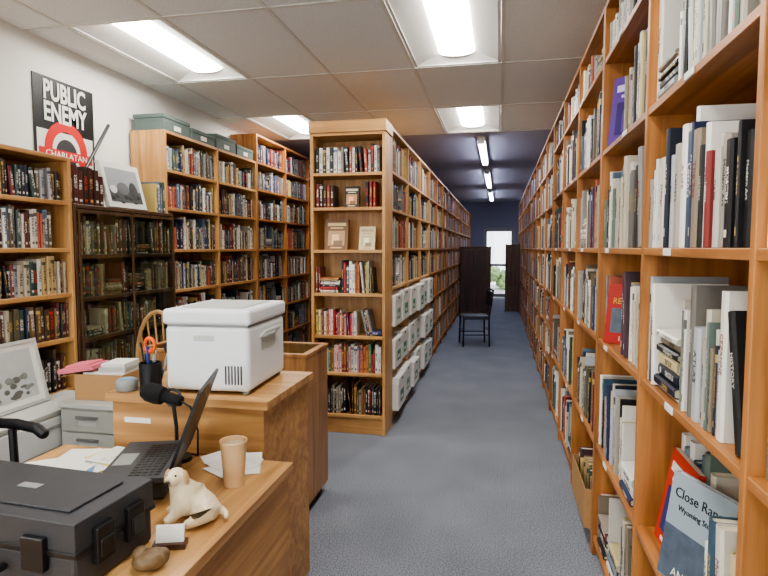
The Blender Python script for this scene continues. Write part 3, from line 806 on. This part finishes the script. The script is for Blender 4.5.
for s in (-1, 1): mb.cyl(nose+Vector((0, 0, -.006)), nose+side*s*.007+hd*-.004+Vector((0, 0, -.011)), .0009, n=6)
mb.build('ears_eyes_nose', [black, mat_plain('ear_fur', S(200, 166, 120), .6)], parent=dg, smooth=True)
ch = MB(); ch.box(-.04, .04, -.018, .018, 0, .014, 0)
ch.T = Matrix.Translation((0, 0, .012)) @ Matrix.Rotation(-14*D2R, 4, 'X')
for k in range(4): ch.box(-.034, .034, -.006+k*.003, -.0045+k*.003, 0, .042, 1)
ch.build('business_card_holder', [mat_wood('dark_block', S(96, 64, 40), S(60, 38, 24), 'x'), paper], (-.80, 1.245, .753), (0, 0, 18*D2R), bevel=.0006)
mb = MB(); mb.sph((0, 0, .022), (.042, .030, .024), 0, n=20, k=14); mb.sph((-.02, .01, .035), (.02, .018, .018), 0, n=16, k=10); mb.sph((.024, -.006, .03), (.018, .016, .016), 0, n=16, k=10)
o = mb.build('stone_paperweight', [stone], (-.79, 1.15, .753), (0, 0, 40*D2R), smooth=True)

# black hard equipment case
hc = empty('equipment_case', (-1.12, 1.16, .753), -4*D2R)
mb = MB(); mb.box(-.25, .25, -.125, .125, .0, .088); mb.build('base', [charcoal], parent=hc, bevel=.012, seg=3)
mb = MB(); mb.box(-.252, .252, -.127, .127, .092, .16)
mb.box(-.20, .20, -.085, .085, .16, .166); mb.build('lid', [charcoal], parent=hc, bevel=.012, seg=3)
mb = MB(); mb.box(-.256, .256, -.131, .131, .083, .097); 
for x in (-.15, .15): mb.box(x-.03, x+.03, -.143, -.125, .05, .125)
for yv in (-.05, .05): mb.box(.245, .266, yv-.028, yv+.028, .045, .13); mb.box(.262, .27, yv-.02, yv+.02, .06, .10)
mb.tube([(-.07, -.135, .05), (-.07, -.165, .05), (.07, -.165, .05), (.07, -.135, .05)], .009)
mb.build('latches_and_seal', [black], parent=hc, bevel=.003)
mb = MB(); mb.box(-.03, .03, -.012, .012, .1665, .168); mb.build('badge', [mgrey], parent=hc)

# filing drawer units with things on top
putty = mat_plain('putty_metal', S(164, 166, 158), .5)
mb = MB(); X0, X1, Ya, Yb, H = -2.14, -1.82, 2.42, 2.76, .73
mb.box(X0, X1, Ya, Yb, 0, H-.02, 0); mb.box(X0-.006, X1+.008, Ya-.012, Yb, H-.02, H, 1)
for k in range(6):
    z = .03+k*.113; mb.box(X0+.012, X1-.012, Ya-.012, Ya+.002, z, z+.103, 0); mb.box((X0+X1)/2-.06, (X0+X1)/2+.06, Ya-.024, Ya-.012, z+.065, z+.078, 2); mb.box((X0+X1)/2-.05, (X0+X1)/2+.05, Ya-.0135, Ya-.012, z+.03, z+.055, 1)
mb.build('drawer_unit', [putty, lgrey, steel], bevel=.003)
mb = MB(); X0, X1, Ya, Yb, H = -2.43, -2.165, 2.05, 2.78, .69
mb.box(X0, X1, Ya, Yb, 0, H-.02, 0); mb.box(X0, X1+.008, Ya-.008, Yb+.008, H-.02, H, 0)
for k in range(4):
    z = .03+k*.16; mb.box(X1-.002, X1+.012, Ya+.012, Yb-.012, z, z+.148, 1); mb.box(X1+.012, X1+.022, (Ya+Yb)/2-.08, (Ya+Yb)/2+.08, z+.10, z+.115, 2)
mb.build('drawer_unit', [lgrey, white, mgrey], bevel=.003)
fp = empty('framed_picture', (-2.335, 2.33, .695), 90*D2R)
mb = MB(); mb.T = Matrix.Rotation(-13*D2R, 4, 'X'); w, h = .24, .34
mb.box(-w, w, 0, .018, 0, .018, 0); mb.box(-w, w, 0, .018, h-.018, h, 0); mb.box(-w, -w+.018, 0, .018, .018, h-.018, 0); mb.box(w-.018, w, 0, .018, .018, h-.018, 0)
mb.box(-w+.018, w-.018, .008, .016, .018, h-.018, 1); mb.box(-w+.05, w-.05, .0065, .008, .045, h-.045, 2)
rr = random.Random(3)
for k in range(26):
    mb.sph((rr.uniform(-w+.08, w-.08), .0062, rr.uniform(.06, .16)), (rr.uniform(.01, .03), .0012, rr.uniform(.006, .018)), 3+(k % 2))
mb.build('frame_and_print', [lgrey, paper, mat_plain('print_sky', S(186, 190, 190), .5), mat_plain('print_trees', S(130, 136, 130), .5), mat_plain('print_rocks', S(104, 104, 100), .5)], parent=fp)
bx = empty('cardboard_box', (-1.985, 2.60, .732), 4*D2R)
mb = MB(); w, d, h, t = .13, .11, .13, .004
mb.box(-w, w, -d, d, 0, t); mb.box(-w, w, -d, -d+t, t, h); mb.box(-w, w, d-t, d, t, h); mb.box(-w, -w+t, -d+t, d-t, t, h); mb.box(w-t, w, -d+t, d-t, t, h)
mb.T = Matrix.Translation((-w, 0, h)) @ Matrix.Rotation(-14*D2R, 4, 'Y'); mb.box(-.08, 0, -d, d, 0, t)
mb.T = Matrix.Identity(4); mb.build('carton', [kraft], parent=bx)
mb = MB(); mb.box(-.10, .115, -.09, .09, .06, .138, 0); mb.box(-.02, .118, -.085, .08, .139, .160, 1); mb.box(-.01, .112, -.08, .08, .161, .180, 0); mb.box(-.12, -.02, -.1, .0, .0052, .06, 2)
mb.T = Matrix.Translation((-.12, -.03, .142)) @ Matrix.Rotation(-8*D2R, 4, 'Y'); mb.box(-.10, .085, -.08, .08, 0, .022, 2); mb.box(-.07, .06, -.06, .07, .022, .034, 2)
mb.build('books_in_box', [paper, lgrey, pink], parent=bx, rot=(0, 0, 5*D2R), bevel=.002)

# office chair
oc = empty('office_chair', (-1.97, 1.68, 0), 90*D2R)
mb = MB(); mb.box(-.24, .24, -.21, .23, .44, .51); mb.build('seat', [black], parent=oc, bevel=.03, seg=3)
mb = MB(); mb.box(-.22, .22, .23, .29, .58, 1.02); mb.box(-.04, .04, .2, .26, .42, .62); mb.build('back', [black], parent=oc, bevel=.025, seg=3)
mb = MB()
for s in (-1, 1):
    mb.tube([(s*.22, .0, .45), (s*.29, .0, .47), (s*.30, .02, .745)], .016)
    mb.tube([(s*.30, -.13, .735), (s*.30, -.10, .755), (s*.30, .0, .768), (s*.30, .14, .765)], .022, n=10); mb.sph((s*.30, -.13, .735), .022); mb.sph((s*.30, .14, .765), .022)
mb.cyl((0, 0, .09), (0, 0, .44), .025)
for k in range(5):
    a = 2*math.pi*k/5; c, s_ = math.cos(a), math.sin(a)
    mb.cyl((0, 0, .1), (.27*c, .27*s_, .07), .025, .016); mb.cyl((.27*c-.012*s_, .27*s_+.012*c, .03), (.27*c+.012*s_, .27*s_-.012*c, .03), .03, n=14); mb.cyl((.27*c, .27*s_, .03), (.27*c, .27*s_, .075), .01)
mb.build('arms_and_base', [black], parent=oc, smooth=True)

# windsor chair behind the display counter (back toward viewer)
wc = empty('windsor_chair', (-2.215, 3.60, 0))
ww = mat_wood('beech', S(220, 182, 130), S(190, 144, 92), 'z')
mb = MB(); mb.box(-.19, .19, -.19, .19, .43, .46); mb.build('seat', [ww], parent=wc, bevel=.014, seg=3)
mb = MB(); arc = []
for k in range(13):
    a = math.pi*k/12; arc.append((-.20*math.cos(a), -.17-.05*math.sin(a), .46+.62*(math.sin(a)**.7)))
mb.tube(arc, .014)
for k in range(1, 7):
    x = -.20+.40*k/7; zz = .46+.62*((1-(x/.20)**2)**.5)**.7; mb.cyl((x*.8, -.165, .455), (x, -.17-.05*(1-(x/.20)**2)**.5, zz), .006, n=8)
for sx in (-1, 1):
    for sy in (-1, 1): mb.cyl((sx*.13, sy*.13, .44), (sx*.17, sy*.17, 0), .016, .011)
mb.cyl((-.15, -.15, .2), (.15, -.15, .2), .008); mb.cyl((-.15, .15, .2), (.15, .15, .2), .008)
mb.build('hoop_and_legs', [ww], parent=wc, smooth=True)

# black metal chair in aisle (faces left)
mb = MB(); r = .014
for y in (-.2, .2):
    mb.tube([(.2, y, 0), (.19, y, .45), (.25, y, .86)], r); mb.tube([(-.2, y, 0), (-.19, y, .45)], r)
    mb.cyl((-.19, y, .43), (.19, y, .43), r); mb.cyl((-.195, y, .18), (.195, y, .18), .008)
mb.cyl((.25, -.2, .86), (.25, .2, .86), r); mb.cyl((.198, -.2, .25), (.198, .2, .25), .008); mb.cyl((-.198, -.2, .25), (-.198, .2, .25), .008)
mb.box(-.21, .20, -.20, .20, .44, .465); mb.box(.215, .235, -.19, .19, .62, .84)
mb.build('metal_chair', [mat_plain('dark_steel', S(30, 32, 42), .4)], (-.38, 8.9, 0), (0, 0, 12*D2R), smooth=True)
# far furniture
mb = MB(); mb.box(-.86, -.2, 0, .45, .06, 1.50, 0); mb.box(-.87, -.19, -.01, .46, 1.50, 1.53, 0); mb.box(-.83, -.23, .03, .42, 0, .06, 0)
mb.box(-.84, -.54, -.012, 0, .1, 1.46, 1); mb.box(-.52, -.22, -.012, 0, .1, 1.46, 1); mb.sph((-.56, -.02, .8), .012, 2); mb.sph((-.50, -.02, .8), .012, 2)
mb.build('dark_cupboard', [darkV, mat_wood('red_brown', S(84, 44, 40), S(46, 26, 26), 'z'), steel], (0, 12.6, 0), bevel=.004)
mb = MB(); mb.box(.12, .45, 0, .04, 0.02, 1.55, 0); mb.box(.12, .15, -.01, .05, 0, 1.6, 0); mb.box(.42, .45, -.01, .05, 0, 1.6, 0); mb.box(.15, .42, -.01, .05, 1.5, 1.58, 0)
for zz in (.15, .6, 1.05): mb.box(.17, .40, -.008, 0, zz, zz+.36, 1)
mb.build('folding_screen', [darkV, mat_wood('screen_panel', S(110, 66, 50), S(64, 40, 34), 'z')], (0, 13.6, 0), bevel=.003)

# open carton of books on the lowest right shelf
cb = empty('book_carton', (.60, 3.16, .101))
mb = MB(); w, d, h, t = .17, .25, .2, .004
mb.box(-w, w, -d, d, 0, t); mb.box(-w, w, -d, -d+t, t, h); mb.box(-w, w, d-t, d, t, h); mb.box(-w, -w+t, -d+t, d-t, t, h); mb.box(w-t, w, -d+t, d-t, t, h)
mb.build('carton', [kraft], parent=cb)
mb = MB(); mb.T = Matrix.Rotation(-90*D2R, 4, 'Z'); fill_row(mb, -.24, .24, .006, .2, .27, .2, P_MIX+[S(222, 200, 120)], True, y0=-.14)
mb.build('books', [BOOKM], parent=cb, col=True)

# outside greenery behind back door
lf = mat_plain('foliage', S(150, 176, 120), .7, var=.5, scale=9)
mb = MB()
for k in range(12): mb.sph((R.uniform(-1.4, 1.4), R.uniform(-.3, .5), R.uniform(.2, .8)), R.uniform(.22, .36), 0, n=10, k=7)
o = mb.build('garden_hedge', [lf], (0, 21.2, 0), smooth=True)
tx = bpy.data.textures.new('leafy', 'CLOUDS'); tx.noise_scale = .12
sb = o.modifiers.new('s', 'SUBSURF'); sb.levels = 2; sb.render_levels = 2
dm = o.modifiers.new('d', 'DISPLACE'); dm.texture = tx; dm.strength = .25
shell('ground_outside', [(-6, 6, Y1+.1, 24, -.1, -.01), (-10, 10, -14, Y0-.1, -.1, -.01)], mat_plain('paving', S(190, 188, 182), .9))

# ------------------------------------------------------------------ world, camera
w = bpy.data.worlds.new('World'); bpy.context.scene.world = w; w.use_nodes = True
bg = w.node_tree.nodes['Background']; bg.inputs[0].default_value = (.95, .96, 1.0, 1); bg.inputs[1].default_value = 8.0
cam = bpy.data.cameras.new('Camera'); cam.sensor_width = 36; cam.lens = 570/768*36; cam.clip_start = .02
co_ = bpy.data.objects.new('Camera', cam); link(co_)
th, ph = math.atan(116/570), math.atan(40/570)
F = Vector((-math.sin(th)*math.cos(ph), math.cos(th)*math.cos(ph), -math.sin(ph)))
co_.location = (0, 0, 1.5); co_.rotation_euler = F.to_track_quat('-Z', 'Y').to_euler()
bpy.context.scene.camera = co_
vs = bpy.context.scene.view_settings
try:
    vs.view_transform = 'AgX'; vs.look = 'AgX - Medium High Contrast'
except Exception as e: print(e)
vs.exposure = -0.15
